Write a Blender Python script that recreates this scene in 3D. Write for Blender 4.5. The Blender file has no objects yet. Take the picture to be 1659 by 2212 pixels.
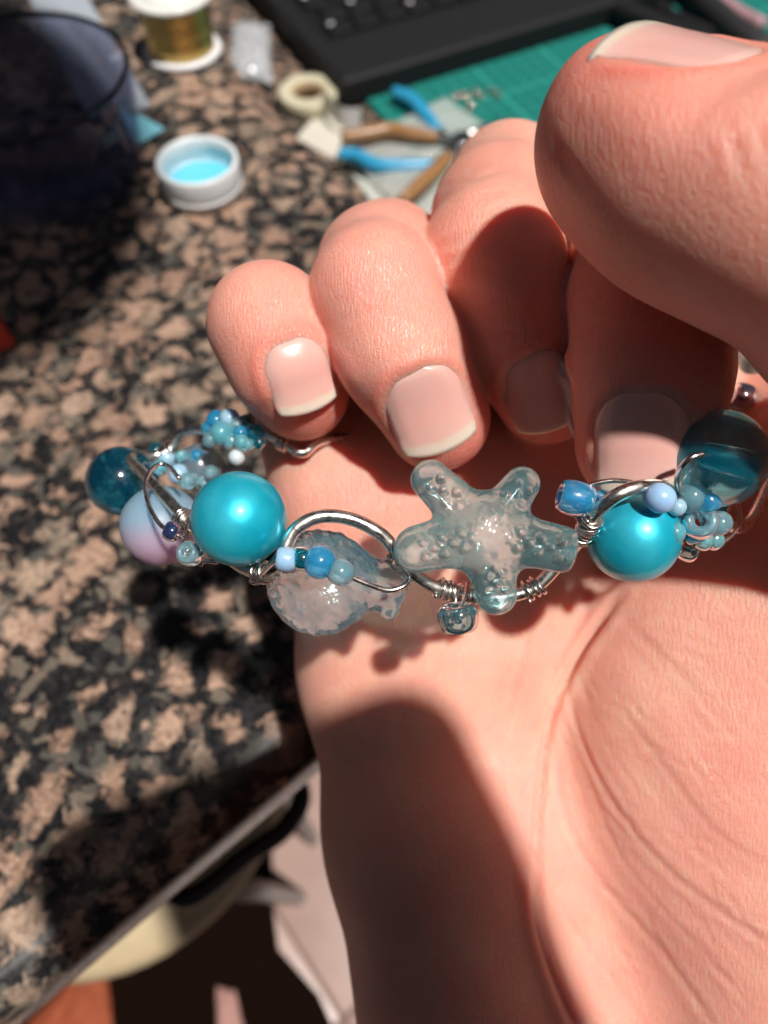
import bpy, bmesh, math, random
import numpy as np
from mathutils import Vector, Matrix

random.seed(7); rng = np.random.default_rng(7)
scene = bpy.context.scene
col = scene.collection
MM = 0.001
R = math.radians

# ---------------------------------------------------------------- camera
PITCH = 60.0                     # degrees below the horizon
CAMZ = 149.0                     # mm above the raised counter top
FPX, CX, CY = 1533.0, 829.5, 1106.0   # focal length and centre of a 1659 x 2212 frame
cp, sp = math.cos(R(PITCH)), math.sin(R(PITCH))
RIGHT = np.array([1.0, 0, 0]); VIEW = np.array([0, cp, -sp]); UP = np.array([0, sp, cp])
CAM = np.array([0, 0, CAMZ])
cam_d = bpy.data.cameras.new('camera'); cam = bpy.data.objects.new('camera', cam_d); col.objects.link(cam)
cam.location = CAM * MM; cam.rotation_euler = (R(90 - PITCH), 0, 0)
cam_d.sensor_fit = 'HORIZONTAL'; cam_d.sensor_width = 36.0; cam_d.lens = 36.0 * FPX / 1659.0
cam_d.clip_start = 0.002; cam_d.clip_end = 50
cam_d.dof.use_dof = True; cam_d.dof.focus_distance = 0.0745
cam_d.dof.aperture_fstop = cam_d.lens / 1.4
scene.camera = cam

# ---------------------------------------------------------------- world, sun, exposure
L_CAM = np.array([-0.27, -0.37, -1.0])             # way the light travels, in the camera's axes
Lw = L_CAM[0] * RIGHT + L_CAM[1] * UP - L_CAM[2] * VIEW; Lw = Lw / np.linalg.norm(Lw)
world = bpy.data.worlds.new('World'); scene.world = world; world.use_nodes = True
wn = world.node_tree; bg = wn.nodes['Background']
sky = wn.nodes.new('ShaderNodeTexSky'); sky.sky_type = 'NISHITA'; sky.sun_disc = False; sky.dust_density = 5.0; sky.ozone_density = 0.0
sky.sun_elevation = math.asin(-Lw[2]); sky.sun_rotation = math.atan2(-Lw[0], -Lw[1])
wn.links.new(sky.outputs[0], bg.inputs[0]); bg.inputs[1].default_value = 0.014
sun_d = bpy.data.lights.new('sun', 'SUN'); sun_d.energy = 5.0; sun_d.angle = R(2.3); sun_d.color = (1, 0.955, 0.90)
sun = bpy.data.objects.new('sun', sun_d); col.objects.link(sun)
sun.rotation_euler = Vector(Lw).to_track_quat('-Z', 'Y').to_euler(); sun.location = (0.3, -0.1, 1.2)
vs = scene.view_settings; vs.view_transform = 'Standard'; vs.look = 'None'; vs.exposure = 0.05; vs.gamma = 1.0; vs.use_curve_mapping = False
scene.render.engine = 'CYCLES'
cy = scene.cycles; cy.use_denoising = True; cy.max_bounces = 10; cy.transmission_bounces = 10; cy.glossy_bounces = 5
cy.diffuse_bounces = 3; cy.transparent_max_bounces = 12; cy.caustics_reflective = False; cy.caustics_refractive = True
cy.sample_clamp_indirect = 4.0; cy.blur_glossy = 0.4; cy.adaptive_threshold = 0.04

# ---------------------------------------------------------------- geometry helpers (mm)
def c(px, py, d):                       # pixel + depth -> camera axes (x right, y up, z towards the eye)
    return np.array([(px - CX) / FPX * d, (CY - py) / FPX * d, -d])
def c2w(p):
    p = np.atleast_2d(np.asarray(p, float))
    return CAM + p[:, :1] * RIGHT + p[:, 1:2] * UP - p[:, 2:3] * VIEW
def P(px, py, d): return c2w(c(px, py, d))[0]
def G(px, py, z=0.0):                   # where the ray through a pixel meets height z
    r = (px - CX) / FPX * RIGHT + (CY - py) / FPX * UP + VIEW
    return CAM + r * ((z - CAMZ) / r[2])

def empty(name, loc, label=None, cat=None, group=None):
    o = bpy.data.objects.new(name, None); col.objects.link(o); o.location = Vector(loc) * MM
    o.empty_display_size = 0.005
    tag(o, label, cat, group); return o
def tag(o, label=None, cat=None, group=None, kind=None):
    if label: o['label'] = label
    if cat: o['category'] = cat
    if group: o['group'] = group
    if kind: o['kind'] = kind
    return o
def org(parent):
    t = np.zeros(3)
    while parent is not None:
        t += np.array(parent.location) / MM; parent = parent.parent
    return t
def build(name, v, f, mat, parent=None, loc=None, smooth=True):
    """one mesh object from world-space mm vertices"""
    v = np.asarray(v, float)
    base = org(parent)
    o_loc = np.asarray(loc, float) if loc is not None else (base if parent is not None else v.mean(0))
    me = bpy.data.meshes.new(name); me.from_pydata(((v - o_loc) * MM).tolist(), [], [list(map(int, q)) for q in f]); me.update()
    if smooth: me.polygons.foreach_set('use_smooth', np.ones(len(me.polygons), bool))
    o = bpy.data.objects.new(name, me); col.objects.link(o); o.location = Vector(o_loc - base) * MM
    if parent is not None: o.parent = parent
    if mat: me.materials.append(mat)
    return o
def inst(name, me, M, parent):
    """share mesh data; M is a world matrix in mm (mesh data is in mm * MM)"""
    o = bpy.data.objects.new(name, me); col.objects.link(o); o.parent = parent
    M = M.copy(); M.translation = (Vector(M.translation) - Vector(org(parent))) * MM
    o.matrix_local = M; return o

def tube(path, r, n=10, closed=False, cap=True):
    path = np.asarray(path, float); m = len(path)
    r = np.broadcast_to(np.asarray(r, float), (m,))
    if closed: t = np.roll(path, -1, 0) - np.roll(path, 1, 0)
    else: t = np.gradient(path, axis=0)
    t /= np.linalg.norm(t, axis=1)[:, None] + 1e-9
    u = np.cross(t[0], [0.3, 0.5, 0.81]); u /= np.linalg.norm(u); V = []
    for i in range(m):
        u = u - t[i] * u.dot(t[i]); u /= np.linalg.norm(u); w = np.cross(t[i], u)
        for k in range(n):
            a = 2 * math.pi * k / n; V.append(path[i] + r[i] * (math.cos(a) * u + math.sin(a) * w))
    F = []
    for i in range(m if closed else m - 1):
        a0, b0 = i * n, ((i + 1) % m) * n
        for k in range(n): F.append((a0 + k, a0 + (k + 1) % n, b0 + (k + 1) % n, b0 + k))
    if not closed and cap: F.append(tuple(range(n))[::-1]); F.append(tuple((m - 1) * n + k for k in range(n)))
    return np.array(V), F
def spline(pts, n=8):
    pts = np.asarray(pts, float); m = len(pts); out = []
    ext = np.vstack([2 * pts[0] - pts[1], pts, 2 * pts[-1] - pts[-2]])
    for i in range(m - 1):
        p0, p1, p2, p3 = ext[i:i + 4]
        for t in np.linspace(0, 1, n, endpoint=False):
            out.append(.5 * (2 * p1 + (p2 - p0) * t + (2 * p0 - 5 * p1 + 4 * p2 - p3) * t * t + (3 * p1 - p0 - 3 * p2 + p3) * t ** 3))
    out.append(pts[-1]); return np.array(out)
def lathe(prof, n=40, closed=False):
    V, F = [], []; m = len(prof)
    for k in range(n):
        a = 2 * math.pi * k / n
        for r_, z in prof: V.append((r_ * math.cos(a), r_ * math.sin(a), z))
    for k in range(n):
        k2 = (k + 1) % n
        for i in range(m if closed else m - 1):
            j = (i + 1) % m; F.append((k * m + i, k2 * m + i, k2 * m + j, k * m + j))
    if not closed:
        F.append(tuple(k * m for k in range(n))[::-1]); F.append(tuple(k * m + m - 1 for k in range(n)))
    return np.array(V, float), F
def box(cx, cy, cz, sx, sy, sz, rz=0.0, bev=0.0):
    bm = bmesh.new(); bmesh.ops.create_cube(bm, size=1)
    for v in bm.verts: v.co = Vector((v.co.x * sx, v.co.y * sy, v.co.z * sz))
    if bev: bmesh.ops.bevel(bm, geom=bm.edges[:], offset=bev, segments=3, profile=.6, affect='EDGES')
    bm.verts.ensure_lookup_table(); M = Matrix.Rotation(rz, 3, 'Z')
    V = np.array([M @ v.co + Vector((cx, cy, cz)) for v in bm.verts]); F = [[v.index for v in f.verts] for f in bm.faces]; bm.free(); return V, F
def prism(poly, z0, z1, bev=0.0, seg=4):
    bm = bmesh.new(); vs_ = [bm.verts.new((p[0], p[1], z0)) for p in poly]; f = bm.faces.new(vs_)
    e = bmesh.ops.extrude_face_region(bm, geom=[f]); bmesh.ops.translate(bm, vec=(0, 0, z1 - z0), verts=[g for g in e['geom'] if isinstance(g, bmesh.types.BMVert)])
    bmesh.ops.recalc_face_normals(bm, faces=bm.faces[:])
    if bev: bmesh.ops.bevel(bm, geom=[q for q in bm.edges if abs(q.verts[0].co.z - q.verts[1].co.z) < 1e-6], offset=bev, segments=seg, profile=.5, affect='EDGES')
    bm.verts.ensure_lookup_table(); bm.verts.index_update()
    V = np.array([v.co[:] for v in bm.verts]); F = [[v.index for v in f.verts] for f in bm.faces]; bm.free(); return V, F
def join(parts):
    V, F, n = [], [], 0
    for v, f in parts:
        V.append(np.asarray(v)); F += [tuple(i + n for i in q) for q in f]; n += len(v)
    return np.vstack(V), F
def frame(axis, org_=(0, 0, 0), hint=(0.2, 0.1, 1), s=1.0):
    z = Vector(axis).normalized(); x = Vector(hint).cross(z)
    if x.length < 1e-3: x = Vector((1, 0, 0)).cross(z)
    x.normalize(); y = z.cross(x)
    if np.isscalar(s): s = (s, s, s)
    M = Matrix(((x.x * s[0], y.x * s[1], z.x * s[2], org_[0]), (x.y * s[0], y.y * s[1], z.y * s[2], org_[1]), (x.z * s[0], y.z * s[1], z.z * s[2], org_[2]), (0, 0, 0, 1)))
    return M
def smin(a, b, k):
    h = np.maximum(k - np.abs(a - b), 0) / k
    return np.minimum(a, b) - h * h * k * .25
def cone(p, a, ra, b, rb):
    a = np.asarray(a, np.float32); b = np.asarray(b, np.float32); ab = b - a
    q = p - a; h = np.clip(q @ ab / ab.dot(ab), 0, 1)
    return np.linalg.norm(q - h[..., None] * ab, axis=-1) - (ra + (rb - ra) * h)
def ellipsoid(p, ce, rad, rot=None):
    q = p - np.asarray(ce, np.float32)
    if rot is not None: q = q @ np.asarray(rot, np.float32).T
    rad = np.asarray(rad, np.float32); k0 = np.linalg.norm(q / rad, axis=-1); k1 = np.linalg.norm(q / rad ** 2, axis=-1)
    return k0 * (k0 - 1.0) / np.maximum(k1, 1e-6)
def surface_nets(val, o, h):
    nx, ny, nz = val.shape; s = val < 0
    cnt = sum(s[i:nx - 1 + i, j:ny - 1 + j, k:nz - 1 + k].astype(np.int8) for i in (0, 1) for j in (0, 1) for k in (0, 1))
    act = (cnt > 0) & (cnt < 8); I = np.argwhere(act); idx = np.full(act.shape, -1, np.int64); idx[act] = np.arange(len(I))
    acc = np.zeros((len(I), 3)); n = np.zeros(len(I))
    cor = [(i, j, k) for i in (0, 1) for j in (0, 1) for k in (0, 1)]
    for a in cor:
        for ax in range(3):
            if a[ax]: continue
            b = list(a); b[ax] = 1
            va = val[I[:, 0] + a[0], I[:, 1] + a[1], I[:, 2] + a[2]]; vb = val[I[:, 0] + b[0], I[:, 1] + b[1], I[:, 2] + b[2]]
            m = (va < 0) != (vb < 0); t = np.zeros(len(I)); t[m] = va[m] / (va[m] - vb[m])
            pt = np.tile(np.array(a, float), (len(I), 1)); pt[:, ax] += t
            acc[m] += pt[m]; n[m] += 1
    V = (I + acc / n[:, None]) * h + o
    F = []
    for ax in range(3):
        sl0 = [slice(None)] * 3; sl1 = [slice(None)] * 3; sl0[ax] = slice(0, -1); sl1[ax] = slice(1, None)
        e = s[tuple(sl0)] != s[tuple(sl1)]; u, w = [(1, 2), (2, 0), (0, 1)][ax]
        E = np.argwhere(e); E = E[(E[:, u] > 0) & (E[:, w] > 0) & (E[:, u] < s.shape[u] - 1) & (E[:, w] < s.shape[w] - 1)]
        q = []
        for du, dw in ((1, 1), (0, 1), (0, 0), (1, 0)):
            T = E.copy(); T[:, u] -= du; T[:, w] -= dw; q.append(idx[T[:, 0], T[:, 1], T[:, 2]])
        q = np.stack(q, 1); flip = ~s[E[:, 0], E[:, 1], E[:, 2]]; q[flip] = q[flip][:, ::-1]; F.append(q)
    return V, np.vstack(F)
def grid_eval(fn, lo, hi, h, B=4):
    """coarse pass first, then every fine sample near the surface"""
    lo = np.asarray(lo, float); n = np.ceil((np.asarray(hi) - lo) / h).astype(int) + 1; nc = (n + B - 1) // B
    ax = [lo[i] + h * (B * np.arange(nc[i]) + (B - 1) / 2) for i in range(3)]
    p = np.stack(np.meshgrid(*ax, indexing='ij'), -1).astype(np.float32)
    co = np.concatenate([fn(p[i:i + 8]) for i in range(0, nc[0], 8)])
    out = co.repeat(B, 0).repeat(B, 1).repeat(B, 2)[:n[0], :n[1], :n[2]].astype(np.float32)
    I = np.argwhere(np.abs(out) < B * h * 1.9)
    for i in range(0, len(I), 200000):
        J = I[i:i + 200000]; out[J[:, 0], J[:, 1], J[:, 2]] = fn((lo + h * J).astype(np.float32))
    return out, lo
def grad(fn, p, e=0.15):
    p = np.asarray(p, np.float32); g = np.stack([fn(p + np.eye(3, dtype=np.float32)[i] * e) - fn(p - np.eye(3, dtype=np.float32)[i] * e) for i in range(3)], -1)
    return g / (np.linalg.norm(g, axis=-1, keepdims=True) + 1e-9)
def march(fn, o, d, tmax=200.0, it=120):
    o = np.asarray(o, np.float32); d = np.broadcast_to(np.asarray(d, np.float32), o.shape); t = np.zeros(len(o), np.float32)
    for _ in range(it): t = np.minimum(t + fn(o + d * t[:, None]) * .8, tmax)
    return o + d * t[:, None], t < tmax - 1

# ---------------------------------------------------------------- material helpers
class NT:
    def __init__(s, name):
        s.m = bpy.data.materials.new(name); s.m.use_nodes = True; s.t = s.m.node_tree; s.b = s.t.nodes['Principled BSDF']; s.out = s.t.nodes['Material Output']
    def n(s, typ, **kw):
        nd = s.t.nodes.new('ShaderNode' + typ)
        for k, v in kw.items():
            if hasattr(nd, k): setattr(nd, k, v)
            else: nd.inputs[k.replace('_', ' ')].default_value = v
        return nd
    def l(s, a, b): s.t.links.new(a, b)
    def set(s, **kw):
        for k, v in kw.items():
            i = s.b.inputs[k.replace('_', ' ')]
            if isinstance(v, bpy.types.NodeSocket): s.l(v, i)
            else: i.default_value = (*v, 1) if isinstance(v, tuple) and len(v) == 3 and i.type == 'RGBA' else v
        return s
    def ramp(s, fac, stops, interp='LINEAR'):
        r = s.n('ValToRGB'); r.color_ramp.interpolation = interp; e = r.color_ramp.elements
        while len(e) < len(stops): e.new(.5)
        for q, (p, cc) in zip(e, stops): q.position = p; q.color = (*cc, 1) if not np.isscalar(cc) else (cc, cc, cc, 1)
        s.l(fac, r.inputs[0]); return r.outputs[0]
    def mix(s, f, a, b, mode='MIX'):
        x = s.n('Mix', data_type='RGBA', blend_type=mode)
        for sock, v in ((x.inputs[0], f), (x.inputs[6], a), (x.inputs[7], b)):
            if isinstance(v, bpy.types.NodeSocket): s.l(v, sock)
            else: sock.default_value = v if np.isscalar(v) else (*v, 1)
        return x.outputs[2]
    def math(s, op, a, b=0.0):
        x = s.n('Math', operation=op)
        for i, v in enumerate((a, b)):
            if isinstance(v, bpy.types.NodeSocket): s.l(v, x.inputs[i])
            else: x.inputs[i].default_value = v
        return x.outputs[0]
    def coord(s, scale=(1, 1, 1), out='Object', rot=(0, 0, 0)):
        tc = s.n('TexCoord'); mp = s.n('Mapping'); mp.inputs['Scale'].default_value = scale; mp.inputs['Rotation'].default_value = rot
        s.l(tc.outputs[out], mp.inputs[0]); return mp.outputs[0]
    def noise(s, vec, scale, detail=3, rough=.5, dist=0.0):
        x = s.n('TexNoise'); x.inputs['Scale'].default_value = scale; x.inputs['Detail'].default_value = detail; x.inputs['Roughness'].default_value = rough; x.inputs['Distortion'].default_value = dist
        s.l(vec, x.inputs['Vector']); return x
    def voro(s, vec, scale, feature='F1', rnd=1.0):
        x = s.n('TexVoronoi', feature=feature); x.inputs['Scale'].default_value = scale; x.inputs['Randomness'].default_value = rnd; s.l(vec, x.inputs['Vector']); return x
    def bump(s, h, strength, dist, normal=None):
        b = s.n('Bump'); b.inputs['Strength'].default_value = strength; b.inputs['Distance'].default_value = dist; s.l(h, b.inputs['Height'])
        if normal: s.l(normal, b.inputs['Normal'])
        return b.outputs[0]

def plain(name, colr, rough=.5, metal=0.0, **kw):
    t = NT(name); v = t.coord(); n1 = t.noise(v, 300, 4)
    cc = t.mix(n1.outputs[0], tuple(x * .86 for x in colr), tuple(min(1, x * 1.1) for x in colr))
    t.set(Base_Color=cc, Roughness=rough, Metallic=metal, **kw)
    t.set(Normal=t.bump(t.noise(v, 900, 3).outputs[0], .12, .0004)); return t.m
def glass(name, colr, rough=0.0, ior=1.5, milk=0.0, milkcol=None, film=0.0, thru=0.0):
    """tinted glass; «milk» adds body that scatters light"""
    t = NT(name); v = t.coord()
    n1 = t.noise(v, 260, 3, .6, .8); n2 = t.noise(v, 900, 2)
    cc = t.mix(n1.outputs[0], tuple(x * .8 for x in colr), tuple(min(1, x * 1.12) for x in colr))
    t.set(Base_Color=cc, Roughness=rough, IOR=ior, Transmission_Weight=1.0, Coat_Weight=0.9, Coat_Roughness=.07)
    if film: t.set(Thin_Film_Thickness=film, Thin_Film_IOR=1.7)
    t.set(Normal=t.bump(n2.outputs[0], .25, .0002))
    if milk:
        d = t.n('BsdfPrincipled'); mc = milkcol or colr
        d.inputs['Base Color'].default_value = (*mc, 1); d.inputs['Roughness'].default_value = .3; d.inputs['Subsurface Weight'].default_value = 1
        d.inputs['Subsurface Radius'].default_value = (1, 1, 1); d.inputs['Subsurface Scale'].default_value = .0015
        mx = t.n('MixShader'); mx.inputs[0].default_value = milk
        t.l(t.b.outputs[0], mx.inputs[1]); t.l(d.outputs[0], mx.inputs[2]); last = mx.outputs[0]
        if thru:                                             # part of the light goes straight through the thin resin
            tr = t.n('BsdfTransparent'); tr.inputs[0].default_value = (*colr, 1); m2 = t.n('MixShader'); m2.inputs[0].default_value = thru; t.l(last, m2.inputs[1]); t.l(tr.outputs[0], m2.inputs[2]); last = m2.outputs[0]
        t.l(last, t.out.inputs[0])
    return t.m

# ================================================================= the hand
def chain(*pts): return [(c(*q[:3]), q[3]) for q in pts]
FINGERS = {
 'pinky': chain((735, 1085, 110, 9.5), (615, 750, 108, 8.2), (592, 705, 100, 7.8), (582, 702, 93, 7.5), (622, 790, 92.5, 7.1), (650, 848, 95, 6.4)),
 'ring': chain((905, 1020, 111, 10.5), (838, 572, 111, 9.0), (822, 585, 99, 8.4), (810, 630, 89.5, 7.7), (868, 765, 88, 7.6), (945, 905, 90.5, 6.7)),
 'middle': chain((1120, 950, 112, 10.5), (1100, 410, 116, 9.6), (1080, 470, 103, 9.4), (1064, 555, 93, 8.7), (1115, 715, 91.5, 8.1), (1182, 845, 93.5, 6.9)),
 'index': chain((1400, 840, 113, 11), (1465, 430, 104, 10.2), (1408, 525, 91, 9.5), (1400, 640, 82, 8.6), (1402, 800, 80, 8.4), (1392, 955, 81, 7.7)),
}
THUMB = chain((1396, 304, 64.5, 10.0), (1510, 362, 61, 10.3), (1660, 418, 58.5, 10.2), (1960, 640, 62, 11.5), (2150, 1000, 76, 13), (1960, 1600, 98, 16))
PALM = [  # metacarpal bars: wrist end, hollow of the palm, knuckle end
 chain((1060, 2650, 107, 16), (905, 1800, 111, 13.5), (815, 1450, 116, 11.5), (755, 1110, 109, 10.8)),
 chain((1200, 2650, 110, 17), (1060, 1800, 117, 13), (980, 1450, 118.5, 11), (905, 1050, 109.5, 11.5)),
 chain((1350, 2650, 112, 17), (1230, 1800, 119, 13), (1160, 1450, 119.5, 11), (1120, 980, 110.5, 11.5)),
 chain((1500, 2650, 110, 16), (1450, 1800, 118, 14), (1420, 1450, 119, 12), (1400, 860, 111, 11.5))]
KN = {k: v[0][0] for k, v in FINGERS.items()}
def sd_finger(p, ch, k=2.5):
    d = None
    for (a, ra), (b, rb) in zip(ch[:-1], ch[1:]):
        q = cone(p, a, ra, b, rb); d = q if d is None else smin(d, q, k)
    return d
TH_AX = (THUMB[0][0] - THUMB[2][0]); TH_AX /= np.linalg.norm(TH_AX)
TH_N = np.array([0.18, 0.47, 0.86]); TH_N -= TH_AX * TH_N.dot(TH_AX); TH_N /= np.linalg.norm(TH_N)
TH_P = THUMB[0][0] + TH_N * 8.6
def sd_thumb(p):
    d = sd_finger(p, THUMB, 4)
    pl = (p - TH_P.astype(np.float32)) @ TH_N.astype(np.float32) + np.maximum(0, -(p - TH_P.astype(np.float32)) @ TH_AX.astype(np.float32) - 9) * -.6
    return -smin(-d, -pl, 4.0)
ang = R(-24); TR = np.array([[math.cos(ang), -math.sin(ang), 0], [math.sin(ang), math.cos(ang), 0], [0, 0, 1]])
def sd_palm(p):
    d = None
    for ch in PALM:
        q = sd_finger(p, ch, 7); d = q if d is None else smin(d, q, 9)
    th = ellipsoid(p, c(1930, 1640, 110), (51, 56, 25), TR)
    th = smin(th, cone(p, c(1560, 1330, 112), 14, c(2000, 1150, 95), 14), 12)    # web towards the thumb
    th = smin(th, cone(p, c(1700, 1950, 106), 15, c(1560, 2650, 107), 18), 12)
    th = smin(th, cone(p, c(1480, 1010, 116), 11, c(1950, 930, 92), 13), 8)
    return smin(d, th, 4.0)
def sd_hand(p):
    d = sd_palm(p); kn = {}
    fs = []
    for k, ch in FINGERS.items():
        f = sd_finger(p, ch)
        dist2 = ((p - KN[k].astype(np.float32)) ** 2).sum(-1)
        kk = .6 + 9 * np.exp(-dist2 / (2 * 10 ** 2))
        d = smin(d, f, kk) if not fs else d
        fs.append((f, kk))
    for f, kk in fs[1:]: d = smin(d, f, kk)
    t = sd_thumb(p)
    tk = .6 + 9 * np.exp(-((p - THUMB[4][0].astype(np.float32)) ** 2).sum(-1) / (2 * 16 ** 2))
    d = smin(d, t, tk)
    return d

HV, HF = surface_nets(*grid_eval(sd_hand, (-36, -98, -146), (88, 64, -40), 0.58), 0.58)
HN = grad(sd_hand, HV, .3)
HV = HV - HN * sd_hand(HV.astype(np.float32))[:, None] * .8       # settle on the true surface
def topx(v): return np.stack([CX + v[:, 0] / -v[:, 2] * FPX, CY - v[:, 1] / -v[:, 2] * FPX], 1)
HP = topx(HV); face = HN[:, 2]
ispalm = sd_palm(HV.astype(np.float32)) < .6

def seg_dist(p, line):
    best = np.full(len(p), 1e9)
    for a, b in zip(line[:-1], line[1:]):
        ab = b - a; t = np.clip(((p - a) @ ab) / (ab @ ab), 0, 1); best = np.minimum(best, np.linalg.norm(p - a - t[:, None] * ab, axis=1))
    return best
disp = np.zeros(len(HV)); red = np.zeros(len(HV))
def crease(pts, depth, width, mask):
    global disp
    ln = spline(np.array(pts, float), 6); m = mask & (face > .05)
    # distance along the surface, turned back from pixels to millimetres at that depth; ends fade out
    d = seg_dist(HP[m], ln) * -HV[m, 2] / FPX
    e = np.minimum(np.linalg.norm(HP[m] - ln[0], axis=1), np.linalg.norm(HP[m] - ln[-1], axis=1)) * -HV[m, 2] / FPX
    f = np.clip(e / 5, 0, 1)
    disp[m] += -depth * f * np.exp(-(d / width) ** 2) + depth * .45 * f * np.exp(-((d - 2.2 * width) / (1.5 * width)) ** 2)
PL = ispalm
crease([(1340, 1285), (1262, 1400), (1196, 1530), (1168, 1680), (1158, 1850), (1163, 1980), (1200, 2110), (1260, 2250)], .9, .6, PL)
crease([(1150, 1330), (1120, 1450), (1095, 1540), (1062, 1640)], .3, .5, PL)
for ln_, dp in (([(1290, 1395), (1330, 1520), (1420, 1640), (1540, 1780), (1700, 1900)], .22), ([(1235, 1460), (1268, 1600), (1350, 1750), (1480, 1900), (1700, 2070)], .26),
                ([(1192, 1560), (1228, 1760), (1318, 1920), (1420, 2060), (1560, 2240)], .24), ([(1330, 1330), (1450, 1450), (1560, 1540), (1700, 1610)], .18),
                ([(1420, 1360), (1560, 1420), (1700, 1500)], .16), ([(1172, 1880), (1250, 2030), (1350, 2150), (1430, 2260)], .16),
                ([(1255, 1430), (1300, 1560), (1390, 1690), (1500, 1830), (1600, 1930)], .12), ([(1210, 1510), (1250, 1690), (1340, 1840), (1440, 1980), (1600, 2130)], .12)):
    wj = [(x_ + 9 * rng.normal(), y_ + 9 * rng.normal()) for x_, y_ in ln_]; i0 = int(rng.integers(0, 2)); wj = wj[i0:] if rng.random() < .5 else wj[:len(wj) - i0]; crease(wj, dp * (.45 + .5 * rng.random()), .32 + .2 * rng.random(), PL); crease([(x_ - 16, y_ + 20) for x_, y_ in wj], dp * (.5 + .8 * rng.random()), 1.5 + 1.2 * rng.random(), PL)
for k in range(120):                                              # small wrinkles of the thumb's ball, all leaning one way
    x, y = 1190 + 460 * rng.random(), 1340 + 860 * rng.random(); ln = 60 + 150 * rng.random(); a = R((54 if k % 3 else 20) + 13 * rng.normal()) - (x - 1200) * .0007
    crease([(x, y), (x + ln * .5 * math.cos(a) - 6, y + ln * .5 * math.sin(a)), (x + ln * math.cos(a), y + ln * math.sin(a))], .04 + .10 * rng.random(), .28, PL)
FM = ~ispalm
def knuckle(x0, y0, x1, y1, n, gap, depth):                        # a bundle of short uneven folds across a joint
    dx, dy = x1 - x0, y1 - y0; ln = math.hypot(dx, dy); nx, ny = -dy / ln, dx / ln
    for k in range(n):
        o = (k - n / 2) * gap + 5 * rng.normal(); a0, a1 = .12 * rng.random(), 1 - .2 * rng.random(); b = 8 * rng.normal()
        crease([(x0 + dx * t_ + nx * (o + b * math.sin(t_ * 3) + 3 * rng.normal()), y0 + dy * t_ + ny * (o + b * math.sin(t_ * 3) + 3 * rng.normal())) for t_ in (a0, .35, .65, a1)], depth * (.35 + .8 * rng.random()), .28 + .12 * rng.random(), FM)
knuckle(690, 668, 930, 598, 5, 19, .24); knuckle(712, 560, 915, 520, 3, 22, .16)
knuckle(470, 700, 690, 660, 4, 16, .12)
knuckle(920, 585, 1120, 510, 5, 22, .2); knuckle(950, 460, 1160, 395, 4, 26, .2)
knuckle(1195, 690, 1420, 660, 5, 20, .22)
knuckle(1580, 230, 1640, 420, 5, 18, .22)
crease([(1180, 250), (1210, 330), (1270, 420)], .12, .4, FM)
# nails: frame from two pixels on the finger's back
NAILS = []
def nail_frame(base, tip, width, length, hand_n=None):
    if hand_n is None:
        o = np.zeros((3, 3)); mid = (np.array(base) + np.array(tip)) / 2
        d = np.array([c(*base, 1), c(*tip, 1), c(*mid, 1)]); d /= np.linalg.norm(d, axis=1)[:, None]
        q, _ = march(sd_hand, o, d); n = grad(sd_hand, q[2:3], .8)[0]; ax = q[1] - q[0]; ce = q[2]
    else: ce, ax, n = hand_n
    ax = ax - n * ax.dot(n); ax /= np.linalg.norm(ax); return ce, ax, n, np.cross(ax, n), width, length
NAILS.append(nail_frame((628, 742), (673, 878), 8.2, 8.9))
NAILS.append(nail_frame((893, 806), (955, 968), 9.6, 10.6))
NAILS.append(nail_frame((1143, 768), (1190, 925), 8.8, 10.4))
NAILS.append(nail_frame((1384, 862), (1390, 1046), 9.8, 11.0))
qt, _ = march(sd_hand, np.array([THUMB[0][0] - TH_AX * 1.3 + TH_N * 25]), -TH_N)
NAILS.append(nail_frame(None, None, 12.6, 11.2, (qt[0], TH_AX, TH_N)))
def rr(u, v, r=.5):                                             # signed distance to a rounded square of half size 1
    qx, qy = np.abs(u) - (1 - r), np.abs(v) - (1 - r)
    return np.minimum(np.maximum(qx, qy), 0) + np.hypot(np.maximum(qx, 0), np.maximum(qy, 0)) - r
for ce, ax, n, sd, W, Ln in NAILS:
    q = HV - ce; u = q @ sd / (W / 2); v = q @ ax / (Ln / 2); near = (np.linalg.norm(q, axis=1) < 14) & (HN @ n > -.1) & (np.abs(q @ n) < 6)
    s = np.where(v < 0, rr(u, v, .85), rr(u, v, .5)) * W / 2
    bed = np.clip(-s / .8, 0, 1); fold = np.exp(-((s - .75) / .6) ** 2) * np.clip((.75 - v) / .5, 0, 1)
    disp += near * (-.32 * bed + .34 * fold); red += near * fold * .35
    red += np.exp(-((q - ax * Ln * .62) ** 2).sum(1) / (2 * 6.0 ** 2)) * .95
for k, ch in FINGERS.items(): red += .28 * np.exp(-((HV - ch[2][0]) ** 2).sum(1) / (2 * 9 ** 2))
red += .55 * np.exp(-((HV - THUMB[0][0]) ** 2).sum(1) / (2 * 13 ** 2))
HV = HV + HN * disp[:, None]

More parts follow.
